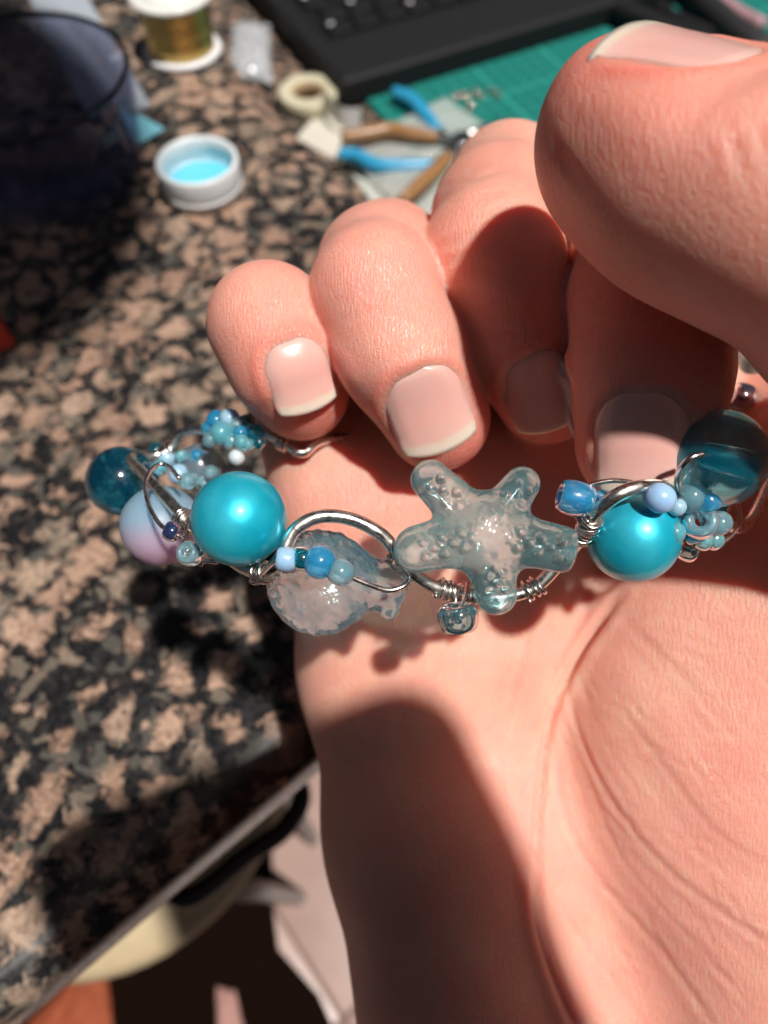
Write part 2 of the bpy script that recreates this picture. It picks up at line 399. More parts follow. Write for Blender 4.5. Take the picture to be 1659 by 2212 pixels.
# --- skin
t = NT('skin'); v = t.coord()
at = t.n('Attribute', attribute_name='redness'); n1 = t.noise(v, 75, 3, .55); n2 = t.noise(v, 330, 4, .6); n3 = t.noise(v, 1700, 2)
base = t.ramp(n1.outputs[0], [(.3, (.79, .375, .285)), (.55, (.86, .475, .36)), (.75, (.88, .55, .41))])
base = t.mix(t.math('MULTIPLY', n2.outputs[0], .35), base, (.72, .25, .20))
n0 = t.noise(v, 30, 2); base = t.mix(t.ramp(n0.outputs[0], [(.42, 0.), (.62, .45)]), base, (.82, .36, .295))
base = t.mix(t.ramp(t.noise(v, 140, 4, .7).outputs[0], [(.55, 0.), (.75, .35)]), base, (.88, .57, .42))
base = t.mix(t.math('MINIMUM', t.math('MULTIPLY', at.outputs['Fac'], .95), .85), base, (.76, .22, .17))
fine = t.voro(v, 2300, 'DISTANCE_TO_EDGE'); ln1 = t.voro(t.coord((1, .16, .6), rot=(0, 0, R(-33))), 2400, 'DISTANCE_TO_EDGE'); ln2 = t.noise(t.coord((1, .22, .8), rot=(0, 0, R(-28))), 1100, 3, .6)
h1 = t.math('ADD', t.math('MULTIPLY', t.math('MINIMUM', fine.outputs['Distance'], .16), 1.5), t.math('MULTIPLY', t.math('MINIMUM', ln1.outputs['Distance'], .16), 2.4))
h1 = t.math('ADD', t.math('ADD', h1, t.math('MULTIPLY', n3.outputs[0], .3)), t.math('MULTIPLY', ln2.outputs[0], .5))
t.set(Base_Color=base, Roughness=t.ramp(n2.outputs[0], [(.3, .34), (.7, .50)]), Subsurface_Weight=1.0, Subsurface_Radius=(1.25, .32, .16), Subsurface_Scale=.0024, Specular_IOR_Level=.5,
      Normal=t.bump(h1, .75, .00016))
t.b.subsurface_method = 'RANDOM_WALK'
SKIN = t.m
t = NT('nail'); v = t.coord()
at = t.n('Attribute', attribute_name='along'); sep = at.outputs['Fac']
nn = t.noise(v, 240, 3); wob = t.math('ADD', sep, t.math('MULTIPLY', t.math('SUBTRACT', nn.outputs[0], .5), .05))
nc = t.ramp(wob, [(.0, (.80, .50, .43)), (.16, (.82, .44, .39)), (.60, (.83, .42, .37)), (.84, (.83, .46, .40)), (.89, (.80, .60, .50)), (1.0, (.80, .65, .55))])
st = t.noise(t.coord((1, 1, 1)), 500, 2)
t.set(Base_Color=nc, Roughness=.26, Subsurface_Weight=.8, Subsurface_Radius=(1, .5, .35), Subsurface_Scale=.0009, Coat_Weight=.35, Coat_Roughness=.2, Normal=t.bump(st.outputs[0], .12, .0002))
NAILM = t.m

HB = c(1000, 1500, 110)
def build_local(name, V, F, mat, parent=None):                   # the hand keeps its own axes, so its children use them too
    me = bpy.data.meshes.new(name); me.from_pydata(((V - HB) * MM).tolist(), [], [list(map(int, q)) for q in F]); me.update()
    me.polygons.foreach_set('use_smooth', np.ones(len(me.polygons), bool)); me.materials.append(mat)
    o = bpy.data.objects.new(name, me); col.objects.link(o); o.parent = parent; return o
hand = build_local('hand', HV, HF, SKIN); hand.location = Vector(c2w(HB)[0]) * MM; hand.rotation_euler = (R(90 - PITCH), 0, 0)
tag(hand, 'bare right hand, palm up with curled fingers, pinching the beaded bracelet', 'hand')
a_ = hand.data.attributes.new('redness', 'FLOAT', 'POINT'); a_.data.foreach_set('value', np.clip(red, 0, 1).astype(np.float32))
for k, (ce, ax, n, sd, W, Ln) in enumerate(NAILS):
    NU, NV = 17, 25
    uu, vv = np.meshgrid(np.linspace(-1, 1, NU), np.linspace(-1, 1, NV))
    # keep the outline round at the root and squared at the free edge
    lim = np.where(vv < 0, np.sqrt(np.clip(1 - (np.maximum(-vv - .12, 0) / .88) ** 2.2 * .88, .1, 1)), np.sqrt(1 - .12 * np.maximum(vv - .8, 0) / .2))
    uu2 = uu * lim * 1.0; vv2 = vv + .13 * np.clip(vv, 0, 1) ** 2 * (1 - uu ** 2) - .05 * np.clip(vv, 0, 1)
    pts = ce + uu2.reshape(-1, 1) * sd * W / 2 + vv2.reshape(-1, 1) * ax * Ln / 2
    q, hit = march(sd_hand, pts + n * 8, -n, 30); q = q.reshape(NV, NU, 3)
    h = ((q - ce) @ n)
    mid = h[:, NU // 2].copy(); j0 = int(NV * .66)
    for j in range(j0, NV): mid[j] = mid[j0 - 1] + (mid[j0 - 1] - mid[j0 - 5]) / 4 * (j - j0 + 1) * .8
    prof = mid[:, None] - .19 * W * (uu2 ** 2) * .55
    hh = np.maximum(prof, h - .12) * .75 + .25 * prof
    hh = hh + .02
    hh = hh - .48 * np.clip((np.abs(uu) - .66) / .34, 0, 1) ** 1.3 * np.clip((.85 - vv) / .3, .45, 1)
    hh = hh - .30 * np.clip((-vv - .82) / .18, 0, 1)                     # root slips under the fold
    top = ce + uu2[..., None] * sd * W / 2 + vv2[..., None] * ax * Ln / 2 + hh[..., None] * n
    bot = top - n * .32
    V = np.vstack([top.reshape(-1, 3), bot.reshape(-1, 3)]); F = []; N0 = NU * NV
    for j in range(NV - 1):
        for i in range(NU - 1):
            a = j * NU + i; F.append((a, a + 1, a + NU + 1, a + NU)); F.append((N0 + a, N0 + a + NU, N0 + a + NU + 1, N0 + a + 1))
    rim = [i for i in range(NU)] + [j * NU + NU - 1 for j in range(1, NV)] + [(NV - 1) * NU + i for i in range(NU - 2, -1, -1)] + [j * NU for j in range(NV - 2, 0, -1)]
    for a, b in zip(rim, rim[1:] + rim[:1]): F.append((b, a, N0 + a, N0 + b))
    o = build_local('nail', V, F, NAILM, hand)
    al = np.tile(((vv + 1) / 2).reshape(-1), 2) if k not in (2,) else np.tile(((vv + 1) / 2).reshape(-1), 2) * .93
    if k == 4: al = al * .97
    o.data.attributes.new('along', 'FLOAT', 'POINT').data.foreach_set('value', al.astype(np.float32))

# ================================================================= the bracelet
def silver(name, colr=(.88, .85, .79), rough=.15):
    t = NT(name); v = t.coord(); n_ = t.noise(v, 700, 3, .6)
    t.set(Base_Color=t.mix(n_.outputs[0], tuple(x * .8 for x in colr), colr), Metallic=1.0, Roughness=t.ramp(n_.outputs[0], [(.3, rough * .7), (.7, rough * 1.6)]), Normal=t.bump(t.noise(v, 420, 2).outputs[0], .15, .0003)); return t.m
M_WIRE = silver('silver_wire', (.92, .88, .82), .27); M_THIN = silver('thin_wire', (.86, .80, .76), .22)
def pearl(name, c1, c2):
    t = NT(name); v = t.coord(); a = t.noise(v, 520, 5, .7); b = t.voro(v, 1500); lw = t.n('LayerWeight'); lw.inputs[0].default_value = .35
    base = t.mix(t.ramp(a.outputs[0], [(.38, 0.), (.68, 1.)]), c1, c2)
    base = t.mix(t.math('MULTIPLY', t.ramp(t.noise(v, 120, 4, .7).outputs[0], [(.55, 0.), (.75, 1.)]), .25), base, (.35, .72, .80))
    t.set(Base_Color=base, Metallic=.45, Roughness=.36, Specular_IOR_Level=.5, Coat_Weight=.4, Coat_Roughness=.06, Coat_IOR=1.45,
          Normal=t.bump(t.math('ADD', t.math('MULTIPLY', a.outputs[0], .7), t.math('MULTIPLY', b.outputs[0], .5)), .30, .00012)); return t.m
M_PEARL = pearl('turquoise_pearl', (.0, .43, .62), (.02, .60, .78))
M_TEAL = glass('teal_glass', (.24, .76, .92), 0.0, 1.5, .14, (.0, .45, .65), thru=.2)
M_TEALG = glass('teal_glitter_glass', (.04, .38, .58), .0, 1.5, .14, (.0, .16, .27))
M_CRACK = glass('grey_blue_frosted_glass', (.55, .68, .74), .28, 1.45, .40, (.27, .36, .43))
M_STAR = glass('aqua_resin', (.74, .945, .995), .0, 1.42, .12, (.36, .88, 1.0), thru=.30)
M_FISH = glass('pale_aqua_resin', (.68, .91, .97), .0, 1.42, .10, (.22, .68, .88), thru=.22)
SM = {
 'milk': glass('milky_blue_glass', (.62, .80, .95), .15, 1.45, .75, (.42, .66, .90)),
 'peri': glass('opaque_periwinkle_glass', (.55, .72, .95), .2, 1.45, .92, (.36, .56, .86)),
 'teal': glass('deep_teal_glass', (.03, .36, .46), .02, 1.5, .25, (.0, .16, .22)),
 'blue': glass('clear_blue_glass', (.40, .80, 1.0), .0, 1.5, .35, (.04, .45, .85)),
 'aqua': glass('aqua_glass', (.66, .93, .98), .0, 1.5, .34, (.25, .75, .92), film=420),
 'clear': glass('iridescent_clear_glass', (.78, .94, 1.0), .0, 1.5, .26, (.36, .74, .97), film=380),
 'navy': glass('navy_glass', (.16, .3, .68), .0, 1.5, .25, (.03, .07, .22)),
 'pearl': glass('pearl_white_glass', (.9, .95, 1), .2, 1.45, .8, (.66, .78, .86)),
 'plum': glass('plum_glass', (.30, .18, .26), .0, 1.5, .3, (.07, .03, .05)),
 'smoke': glass('smoky_teal_glass', (.50, .80, .85), .0, 1.5, .15, (.10, .30, .36)),
 'green': glass('dark_green_glass', (.10, .34, .24), .0, 1.5, .3, (.02, .08, .05)),
}
# an ombre bead, blue to pink along its own axis
t = NT('ombre_frosted_glass'); v = t.coord(); sx = t.n('SeparateXYZ'); t.l(v, sx.inputs[0])
g_ = t.math('ADD', t.math('MULTIPLY', sx.outputs[2], .5), .5)
t.l(t.n('TexCoord').outputs['Generated'], sx.inputs[0])
oc = t.ramp(sx.outputs[2], [(.08, (.74, .46, .60)), (.36, (.62, .52, .68)), (.6, (.38, .56, .72)), (.95, (.28, .50, .66))])
t.set(Base_Color=oc, Roughness=.42, Subsurface_Weight=1.0, Subsurface_Radius=(1, 1, 1), Subsurface_Scale=.003, Transmission_Weight=.4, IOR=1.4, Normal=t.bump(t.noise(t.coord(), 1500, 2).outputs[0], .12, .0001))
M_OMBRE = t.m

def me_from(name, V, F, mat):
    me = bpy.data.meshes.new(name); me.from_pydata((np.asarray(V) * MM).tolist(), [], [list(map(int, q)) for q in F]); me.update()
    me.polygons.foreach_set('use_smooth', np.ones(len(me.polygons), bool)); me.materials.append(mat); return me
def seed_profile(hole=.26, hz=.74):
    m_, w_ = (1 + hole) / 2, (1 - hole) / 2
    return [(m_ + w_ * math.copysign(abs(math.cos(a)) ** .95, math.cos(a)), hz * math.copysign(abs(math.sin(a)) ** .9, math.sin(a))) for a in np.linspace(0, 2 * math.pi, 20, endpoint=False)]
def ball_profile(hole=.12, n=28):
    f0 = math.asin(hole); return [(math.sin(a), math.cos(a)) for a in np.linspace(f0, math.pi - f0, n)]
ME = {}
def bead_mesh(kind, mat, key):
    if (kind, key) not in ME:
        pr = ball_profile() if kind == 'ball' else ball_profile(.2) if kind == 'tubeball' else seed_profile(.30, .95) if kind == 'cube' else seed_profile()
        ME[(kind, key)] = me_from(kind + '_bead', *lathe(pr[::-1], 56 if 'ball' in kind else 28, True), mat)
    return ME[(kind, key)]
BR = P(900, 1150, 90)
brace = empty('bracelet', BR, 'silver wire bracelet with turquoise pearls, glass beads and a clear aqua starfish', 'bracelet')
def bead(name, px, py, d, rpx, ax, mat, key, kind='seed', sq=(1, 1, 1), tilt=0.0, label=None):
    r_ = rpx * d / FPX; a = ax[0] * RIGHT - ax[1] * UP + tilt * VIEW
    o = inst(name, bead_mesh(kind, mat, key), frame(a, P(px, py, d), hint=VIEW, s=(r_ * sq[0], r_ * sq[1], r_ * sq[2])), brace)
    if label: o['label'] = label
    return o
FR = [(960, 905, 105), (840, 930, 105), (700, 950, 99), (655, 978, 98), (612, 957, 98.5), (560, 932, 99), (500, 936, 100), (460, 932, 101), (420, 928, 103), (384, 942, 104.5), (368, 972, 105), (330, 985, 104.5),
      (290, 985, 102), (284, 998, 97), (305, 1018, 93), (340, 1055, 88.5), (385, 1105, 84), (418, 1143, 81), (470, 1185, 79), (530, 1228, 77.5), (575, 1236, 75.5), (608, 1200, 74.2), (636, 1146, 74.2),
      (690, 1116, 74.5), (760, 1122, 75), (820, 1152, 75.3), (855, 1190, 75.8), (900, 1245, 76.5), (960, 1275, 77.5), (1050, 1292, 79), (1150, 1272, 79), (1222, 1200, 78), (1262, 1152, 75),
      (1290, 1106, 72), (1340, 1066, 70.6), (1400, 1050, 71.5), (1470, 1062, 76), (1540, 1105, 81), (1592, 1140, 84), (1630, 1110, 87), (1670, 1010, 91), (1680, 920, 97), (1640, 875, 102), (1560, 880, 105), (1430, 930, 106), (1250, 900, 106), (1100, 890, 105)]
fr = spline([P(*q) for q in FR] + [P(*FR[0])], 8)
V, F = tube(fr[:-1], .74, 12, closed=True); build('frame_wire', V, F, M_WIRE, brace)
def thin(pts, r_=.26, name='binding_wire', mat=None):
    V, F = tube(spline([P(*q) for q in pts], 8), r_, 8); return build(name, V, F, mat or M_THIN, brace)
def wrap(px, py, d, turns=3.2, ln=2.0):
    q = P(px, py, d); i = int(np.argmin(((fr - q) ** 2).sum(1))); ce = fr[i]; tg = fr[min(i + 2, len(fr) - 1)] - fr[i - 2]; tg /= np.linalg.norm(tg)
    u = np.cross(tg, [.1, .2, .97]); u /= np.linalg.norm(u); w = np.cross(tg, u); th = np.linspace(0, 2 * math.pi * turns, int(18 * turns)); s_ = np.linspace(-ln / 2, ln / 2, len(th)) + .12 * np.sin(th * .7)
    rr_ = 1.0 + .10 * np.sin(th * .45 + px)
    V, F = tube(ce + s_[:, None] * tg + rr_[:, None] * (np.cos(th)[:, None] * u + np.sin(th)[:, None] * w), .25, 7); build('wire_wrap', V, F, M_THIN, brace)
for w_ in ((405, 1128, 83), (566, 1236, 76), (862, 1200, 76), (955, 1273, 77.5), (1000, 1284, 78), (1150, 1272, 79), (1256, 1158, 75), (1275, 1130, 73.5), (612, 957, 98.5), (1470, 1062, 76), (372, 968, 108)): wrap(*w_)
# pearls and large beads
bead('pearl_bead', 517, 1121, 75, 103, (.5, .6), M_PEARL, 'pearl', 'ball', label='turquoise pearl nearest the counter side')
bead('pearl_bead', 1367, 1158, 76.5, 100, (.7, .5), M_PEARL, 'pearl', 'ball', label='turquoise pearl beside the starfish')
bead('glass_bead', 1549, 990, 75, 106, (1, .26), M_TEAL, 'teal', 'tubeball', tilt=-.12, label='large clear teal glass bead with its bore showing')
bead('glass_bead', 265, 1040, 103, 76, (.4, .8), M_TEALG, 'tealg', 'ball', label='deep teal glitter bead')
bead('ombre_bead', 349, 1135, 91, 86, (-.15, -1), M_OMBRE, 'ombre', 'ball', label='frosted bead shading from blue to pink')
bead('frosted_bead', 434, 1010, 106, 52, (.6, .6), M_CRACK, 'crack', 'ball', label='grey blue frosted bead')
SEEDS = [('milk', 362, 990, 105, 21, (.3, 1)), ('milk', 386, 1024, 103, 23, (.8, .5)), ('teal', 403, 1000, 106, 20, (.8, .3)), ('aqua', 421, 1030, 104, 21, (.5, .6)), ('clear', 440, 1046, 103, 17, (.9, .2)), ('teal', 338, 972, 106, 18, (1, .2)),
 ('blue', 468, 910, 99, 25, (1, .3)), ('milk', 496, 904, 98.5, 22, (1, .2)), ('aqua', 478, 936, 97, 27, (.8, .5)), ('aqua', 500, 953, 97, 20, (.6, .8)), ('teal', 530, 912, 98, 23, (.4, 1)), ('teal', 546, 938, 97, 26, (.5, .8)), ('aqua', 536, 962, 96, 16, (.3, 1)), ('pearl', 511, 988, 96, 17, (.6, .5)), ('blue', 520, 935, 96, 18, (.3, .7)),
 ('navy', 371, 1148, 79, 22, (1, .45)), ('clear', 411, 1196, 77, 28, (.3, .25)),
 ('peri', 618, 1208, 71.6, 27, (1, .12)), ('teal', 654, 1207, 71.8, 27, (1, .1)), ('blue', 691, 1214, 71.2, 37, (1, .2)), ('clear', 735, 1236, 71.2, 29, (1, .35)),
 ('smoke', 989, 1335, 74.5, 45, (.12, 1)), ('peri', 1425, 1076, 71, 33, (1, .5)), ('clear', 1490, 1074, 74, 36, (1, .8)), ('clear', 1513, 1128, 75, 39, (.4, .2)), ('aqua', 1475, 1112, 77, 27, (.8, .8)), ('smoke', 1487, 1188, 80, 26, (1, .4)), ('blue', 1288, 1088, 78, 30, (1, .2)), ('aqua', 1540, 1165, 80, 24, (.7, -.5)),
 ('aqua', 1455, 1150, 73.5, 25, (.6, .7)), ('blue', 1530, 1085, 73.5, 27, (.5, .9)), ('clear', 1553, 1130, 77, 28, (.3, .8)), ('milk', 1462, 1095, 72.5, 20, (.9, .3)), ('teal', 1555, 1095, 79, 22, (.4, .6)), ('aqua', 1520, 1168, 77, 22, (.8, .3)), ('blue', 1500, 1160, 76, 20, (.3, .9)),
 ('aqua', 345, 1010, 101, 17, (.6, .6)), ('clear', 405, 1040, 100, 19, (.7, .4)), ('blue', 425, 985, 103, 16, (.9, .5)), ('aqua', 392, 985, 103, 15, (.3, .8)), ('clear', 455, 1020, 101, 15, (.5, .5)), ('clear', 455, 950, 97, 18, (.6, .6)), ('aqua', 522, 955, 95.5, 17, (.3, .8)), ('blue', 450, 925, 99, 16, (.8, .5)), ('teal', 560, 958, 95.5, 17, (.6, .4)), ('clear', 512, 918, 96.5, 15, (.9, .4)),
 ('plum', 1602, 860, 98, 33, (1, .3)), ('green', 1645, 890, 99, 26, (.5, 1)), ('plum', 1645, 850, 99, 20, (.8, .2))]
for key, px, py, d, rp, ax in SEEDS:
    big = py in (1196, 1128)
    kd = 'tubeball' if (px in (691, 735, 1425, 1490, 511, 468, 496, 478, 362, 386, 546, 1455, 1553, 1462, 405, 455, 522, 345) ) else 'seed'
    bead('seed_bead', px, py, d, rp, ax, SM[key], key, kd, tilt=.9 if big else .15 * math.sin(px), sq=(1, 1, .9 + .2 * random.random()))
bead('cube_bead', 1243, 1077, 72.8, 39, (1, .25), SM['blue'], 'blue', 'cube', sq=(1, 1, 1))
V, F = lathe([(.35, -.9), (.35, .9)], 12); core = me_from('bead_core', V, F, SM['blue'])
# thin wires
thin([(388, 1034, 84), (365, 1008, 85), (343, 1003, 85), (322, 1022, 83.5), (314, 1050, 82.5), (322, 1092, 81), (345, 1132, 79.5), (371, 1148, 79), (398, 1160, 79.5), (405, 1130, 81)])
thin([(405, 1150, 80), (398, 1175, 78), (411, 1196, 77), (430, 1185, 78), (425, 1150, 80)])
thin([(560, 1246, 75), (590, 1216, 72.5), (618, 1208, 71.6), (691, 1214, 71.2), (735, 1236, 71.2), (800, 1264, 72), (840, 1275, 72.6), (872, 1266, 73), (884, 1248, 73.5), (868, 1222, 73.4), (850, 1192, 73.8), (850, 1168, 75)], .28)
thin([(1010, 1262, 77), (1004, 1290, 74.6), (992, 1320, 73), (988, 1345, 74.4), (985, 1322, 76), (984, 1290, 76.6), (985, 1266, 77.5)], .22)
thin([(1262, 1140, 73.5), (1240, 1105, 73), (1243, 1077, 72.8), (1270, 1050, 72.5), (1330, 1038, 72), (1390, 1050, 71.2), (1425, 1076, 71), (1490, 1084, 73.5), (1516, 1126, 75), (1510, 1165, 76.5)])
thin([(1520, 980, 69.5), (1488, 992, 69.5), (1464, 1025, 71), (1466, 1065, 73), (1478, 1085, 75)], .3)
thin([(1594, 1085, 82), (1598, 1130, 81), (1572, 1165, 80), (1530, 1180, 79.5), (1490, 1182, 80)])
thin([(418, 1040, 100), (440, 1062, 97), (455, 1085, 95)]); thin([(470, 1214, 78.5), (440, 1212, 78.8), (432, 1220, 79)], .3)
thin([(1520, 1000, 96), (1580, 858, 98), (1625, 862, 98), (1652, 882, 98), (1690, 880, 98)], .22); thin([(1610, 905, 97), (1650, 872, 96), (1690, 890, 97)], .22)
thin([(468, 905, 99), (500, 900, 98.5), (535, 915, 98), (548, 945, 97), (536, 965, 96), (511, 988, 96), (492, 955, 97), (470, 935, 98), (462, 915, 99)], .2)
# starfish
SC = c(1048, 1152, 73)
ARMS = [(c(930, 1036, 74.2), 2.1, 2.85), (c(1128, 1046, 74.6), 1.9, 2.7), (c(1212, 1186, 72.2), 2.4, 2.85), (c(1072, 1284, 73.6), 2.15, 2.9), (c(902, 1186, 71.2), 2.4, 3.05)]
bumps = []
for e, r1, r0 in ARMS:
    ax = e - SC; pe = np.array([-ax[1], ax[0], 0]); pe /= np.linalg.norm(pe)
    for k_ in range(7):
        t_ = .12 + .8 * k_ / 6; rad = r0 + (r1 - r0) * t_
        for sd_ in ((0,) if k_ % 2 else (-1, 1)):
            bumps.append((SC + ax * t_ + pe * sd_ * (.75 + .2 * rng.random()) * .9 + np.array([0, 0, math.sqrt(max(rad ** 2 - (sd_ * .8) ** 2, .2)) * .85 + .30 + (e[2] - SC[2]) * 0]), .40 + .16 * rng.random()))
for k_ in range(14):
    a_k, r_k = k_ * 2.4, .55 * math.sqrt(k_ + .3); bumps.append((SC + np.array([r_k * math.cos(a_k), r_k * math.sin(a_k), 2.95 - .07 * r_k * r_k]), .34 + .16 * rng.random()))
def sd_star(p):
    q = p.copy(); q[..., 2] = (q[..., 2] - SC[2]) / .84 + SC[2]                 # a little flattened
    d = None
    for e, r1, r0 in ARMS:
        e2 = e.copy(); e2[2] = (e2[2] - SC[2]) / .84 + SC[2]
        f = cone(q, SC, r0, e2, r1); d = f if d is None else smin(d, f, 2.0)
    d = d * .85
    cut = (p - ARMS[2][0].astype(np.float32)) @ (np.array([.98, -.2, 0], np.float32)) - 1.35      # blunt drilled end
    d = -smin(-d, -cut, .5)
    for b, r_ in bumps: d = smin(d, np.linalg.norm(p - b.astype(np.float32), axis=-1) - r_, .35)
    hole = cone(p, c(1225, 1190, 73), .62, c(1300, 1206, 73), .62); d = np.maximum(d, -hole)
    return d
for M_, sc_, st_ in ((M_STAR, 1100, .18), (M_FISH, 420, .6)):
    nt = M_.node_tree; b_ = nt.nodes['Principled BSDF']; old = b_.inputs['Normal'].links[0].from_node
    vo = nt.nodes.new('ShaderNodeTexVoronoi'); vo.inputs['Scale'].default_value = sc_; tcx = nt.nodes.new('ShaderNodeTexCoord'); nt.links.new(tcx.outputs['Object'], vo.inputs['Vector'])
    bu = nt.nodes.new('ShaderNodeBump'); bu.inputs['Strength'].default_value = st_; bu.inputs['Distance'].default_value = .0004; nt.links.new(vo.outputs['Distance'], bu.inputs['Height']); nt.links.new(old.outputs[0], bu.inputs['Normal']); nt.links.new(bu.outputs[0], b_.inputs['Normal'])
V, F = surface_nets(*grid_eval(sd_star, SC - [12, 11, 5], SC + [12, 11, 5], .17), .17)
o = build('starfish_bead', c2w(V), F, M_STAR, brace); o['label'] = 'clear aqua starfish bead with knobbly arms'
# fish bead
FC = c(690, 1258, 79)
def sd_fish(p):
    d = ellipsoid(p, FC, (5.9, 5.9, 3.2))
    d = smin(d, cone(p, c(740, 1256, 79), 3.6, c(820, 1262, 79), 2.2), 2.5)
    tl = cone(p, c(856, 1222, 79), 1.1, c(842, 1318, 79), 1.1); tl = smin(tl, cone(p, c(820, 1262, 79), 1.9, c(850, 1265, 79), 1.4), 1.5)
    d = smin(d, tl, 1.6)
    x, y = p[..., 0] - FC[0], p[..., 1] - FC[1]
    rad = np.hypot(x, y); fin = np.sin(np.arctan2(y, x + 2.0) * 17 + rad * .8) * .035 * np.clip(rad / 3 - .5, 0, 1)
    sc = np.sin(x * 2.4 + 1.2 * np.sin(y * 1.9)) * np.sin(y * 2.6 + x) * .05
    gill = -.30 * np.exp(-((np.hypot(x - 2.4, y * .9) - 4.0) / .22) ** 2)
    ridge = .06 * np.clip(np.abs(y) / 3.2 - .9, 0, 1) * np.sin(x * 5.0 + y * 1.5)
    notch = .25 * np.exp(-(((x - 11.0) / 1.2) ** 2 + (y / .9) ** 2))
    eye = .22 * np.exp(-(((x + 3.2) ** 2 + (y - 1.2) ** 2) / .35))
    return (d - fin - sc - ridge - eye + notch) * .9
V, F = surface_nets(*grid_eval(sd_fish, FC - [8, 8, 5], FC + [11, 8, 5], .17), .17)
o = build('fish_bead', c2w(V), F, M_FISH, brace); o['label'] = 'clear pale aqua fish shaped bead'

# ================================================================= counter, floor
t = NT('granite'); v = t.coord(); wv = t.noise(v, 95, 3, .6); ad = t.n('VectorMath', operation='ADD'); sc_ = t.n('VectorMath', operation='SCALE'); sc_.inputs['Scale'].default_value = .011
sb = t.n('VectorMath', operation='SUBTRACT'); sb.inputs[1].default_value = (.5, .5, .5); t.l(wv.outputs['Color'], sb.inputs[0]); t.l(sb.outputs[0], sc_.inputs[0]); t.l(v, ad.inputs[0]); t.l(sc_.outputs[0], ad.inputs[1])
cell = t.voro(ad.outputs[0], 98); edge = t.voro(ad.outputs[0], 98, 'DISTANCE_TO_EDGE'); fine = t.noise(v, 620, 5, .7); gr = t.noise(ad.outputs[0], 230, 7, .85); sm_ = t.voro(ad.outputs[0], 330)
crys = t.ramp(cell.outputs['Color'], [(.0, (.20, .13, .095)), (.25, (.34, .21, .15)), (.5, (.46, .30, .22)), (.7, (.40, .29, .215)), (.85, (.22, .18, .14)), (1., (.36, .31, .25))])
crys = t.mix(t.ramp(fine.outputs[0], [(.40, 0.), (.62, .8)]), crys, (.13, .075, .052))
crys = t.mix(t.ramp(t.noise(v, 1100, 3, .6).outputs[0], [(.52, 0.), (.66, .6)]), crys, (.56, .40, .30))
dark = t.ramp(sm_.outputs['Color'], [(.0, (.010, .010, .011)), (.52, (.018, .018, .019)), (.60, (.075, .07, .06)), (.74, (.14, .115, .09)), (.80, (.02, .02, .02)), (1., (.035, .033, .03))], 'CONSTANT')
dark = t.mix(t.ramp(fine.outputs[0], [(.5, 0.), (.7, .6)]), dark, (.06, .055, .05))
m_ = t.math('SUBTRACT', edge.outputs['Distance'], t.math('MULTIPLY', t.math('SUBTRACT', gr.outputs[0], .42), 1.7))
m_ = t.math('ADD', m_, t.math('MULTIPLY', t.math('SUBTRACT', t.noise(v, 34, 3).outputs[0], .5), .7)); crys_mask = t.ramp(m_, [(.0, 0.), (.10, 1.)])
t.set(Base_Color=t.mix(crys_mask, dark, crys), Roughness=t.ramp(fine.outputs[0], [(.3, .2), (.7, .4)]), Specular_IOR_Level=.3, Normal=t.bump(fine.outputs[0], .05, .0002)); M_GRAN = t.m

cA, cB = np.array([-53., 89, 0]), np.array([-50., -42, 0]); corner = np.array([61., 93, 0])
poly = [corner, corner + cA * 6.5, corner + cA * 6.5 + cB * 8, corner + cB * 8]
V, F = prism([p_[:2] for p_ in poly], -30, 0, 11, 6)
ctr = build('counter', V, F, M_GRAN, smooth=False); tag(ctr, kind='structure', label='speckled brown granite raised counter top')
for p_ in ctr.data.polygons: p_.use_smooth = abs(p_.normal.z) < .999
inn = corner + cA * 2.2 + cB * .35
V, F = prism([q[:2] for q in (inn, inn + cA * 4.2, inn + cA * 4.2 + cB * 7.5, inn + cB * 7.5)], -880, -30.5)
tag(build('counter_base', V, F, plain('dark_wood', (.035, .018, .012), .5), smooth=False), kind='structure')
LZ = -100.0
lp = [corner + cA * 7.5 - cB * .1, corner + cA * .15, corner + np.array([420, 20, 0]), np.array([700, 900, 0]), np.array([-330, 1050, 0])]
V, F = prism([q[:2] for q in lp][::-1], LZ - 30, LZ, 0)
tag(build('lower_counter', V, F, M_GRAN, smooth=False), kind='structure', label='lower granite counter beyond the raised one')
# floor with separate tiles
FZ = -900.0
t = NT('floor_tile'); v = t.coord(); n_ = t.noise(v, 9, 4, .6); t.set(Base_Color=t.ramp(n_.outputs[0], [(.3, (.27, .17, .145)), (.7, (.34, .23, .195))]), Roughness=.35, Normal=t.bump(t.noise(v, 60, 3).outputs[0], .08, .002)); M_TILE = t.m
floor = build('floor', *prism([(-1400, -1200), (1200, -1200), (1200, 1400), (-1400, 1400)], FZ - 40, FZ - 3), plain('grout', (.16, .10, .08), .9), smooth=False); tag(floor, kind='structure')
V, F = box(0, 0, 0, 326, 326, 8, bev=2.2); tile_me = me_from('tile', V, F, M_TILE)
ta = R(38)
for i in range(-4, 5):
    for j in range(-4, 5):
        u_, w_ = 330 * (i + .1) + 30, 330 * (j + .35); x_, y_ = u_ * math.cos(ta) - w_ * math.sin(ta), u_ * math.sin(ta) + w_ * math.cos(ta)
        if abs(x_) < 900 and abs(y_) < 900: inst('tile', tile_me, Matrix.Translation((x_, y_, FZ - 4)) @ Matrix.Rotation(ta, 4, 'Z'), floor)

# ================================================================= things on the raised counter
M_WHITE = plain('white_plastic', (.72, .74, .75), .3, Subsurface_Weight=.3, Subsurface_Radius=(1, 1, 1), Subsurface_Scale=.002)
def at(V, xyz, rz=0.0):
    ca, sa = math.cos(rz), math.sin(rz); V = np.asarray(V, float); return np.stack([V[:, 0] * ca - V[:, 1] * sa + xyz[0], V[:, 0] * sa + V[:, 1] * ca + xyz[1], V[:, 2] + xyz[2]], 1)
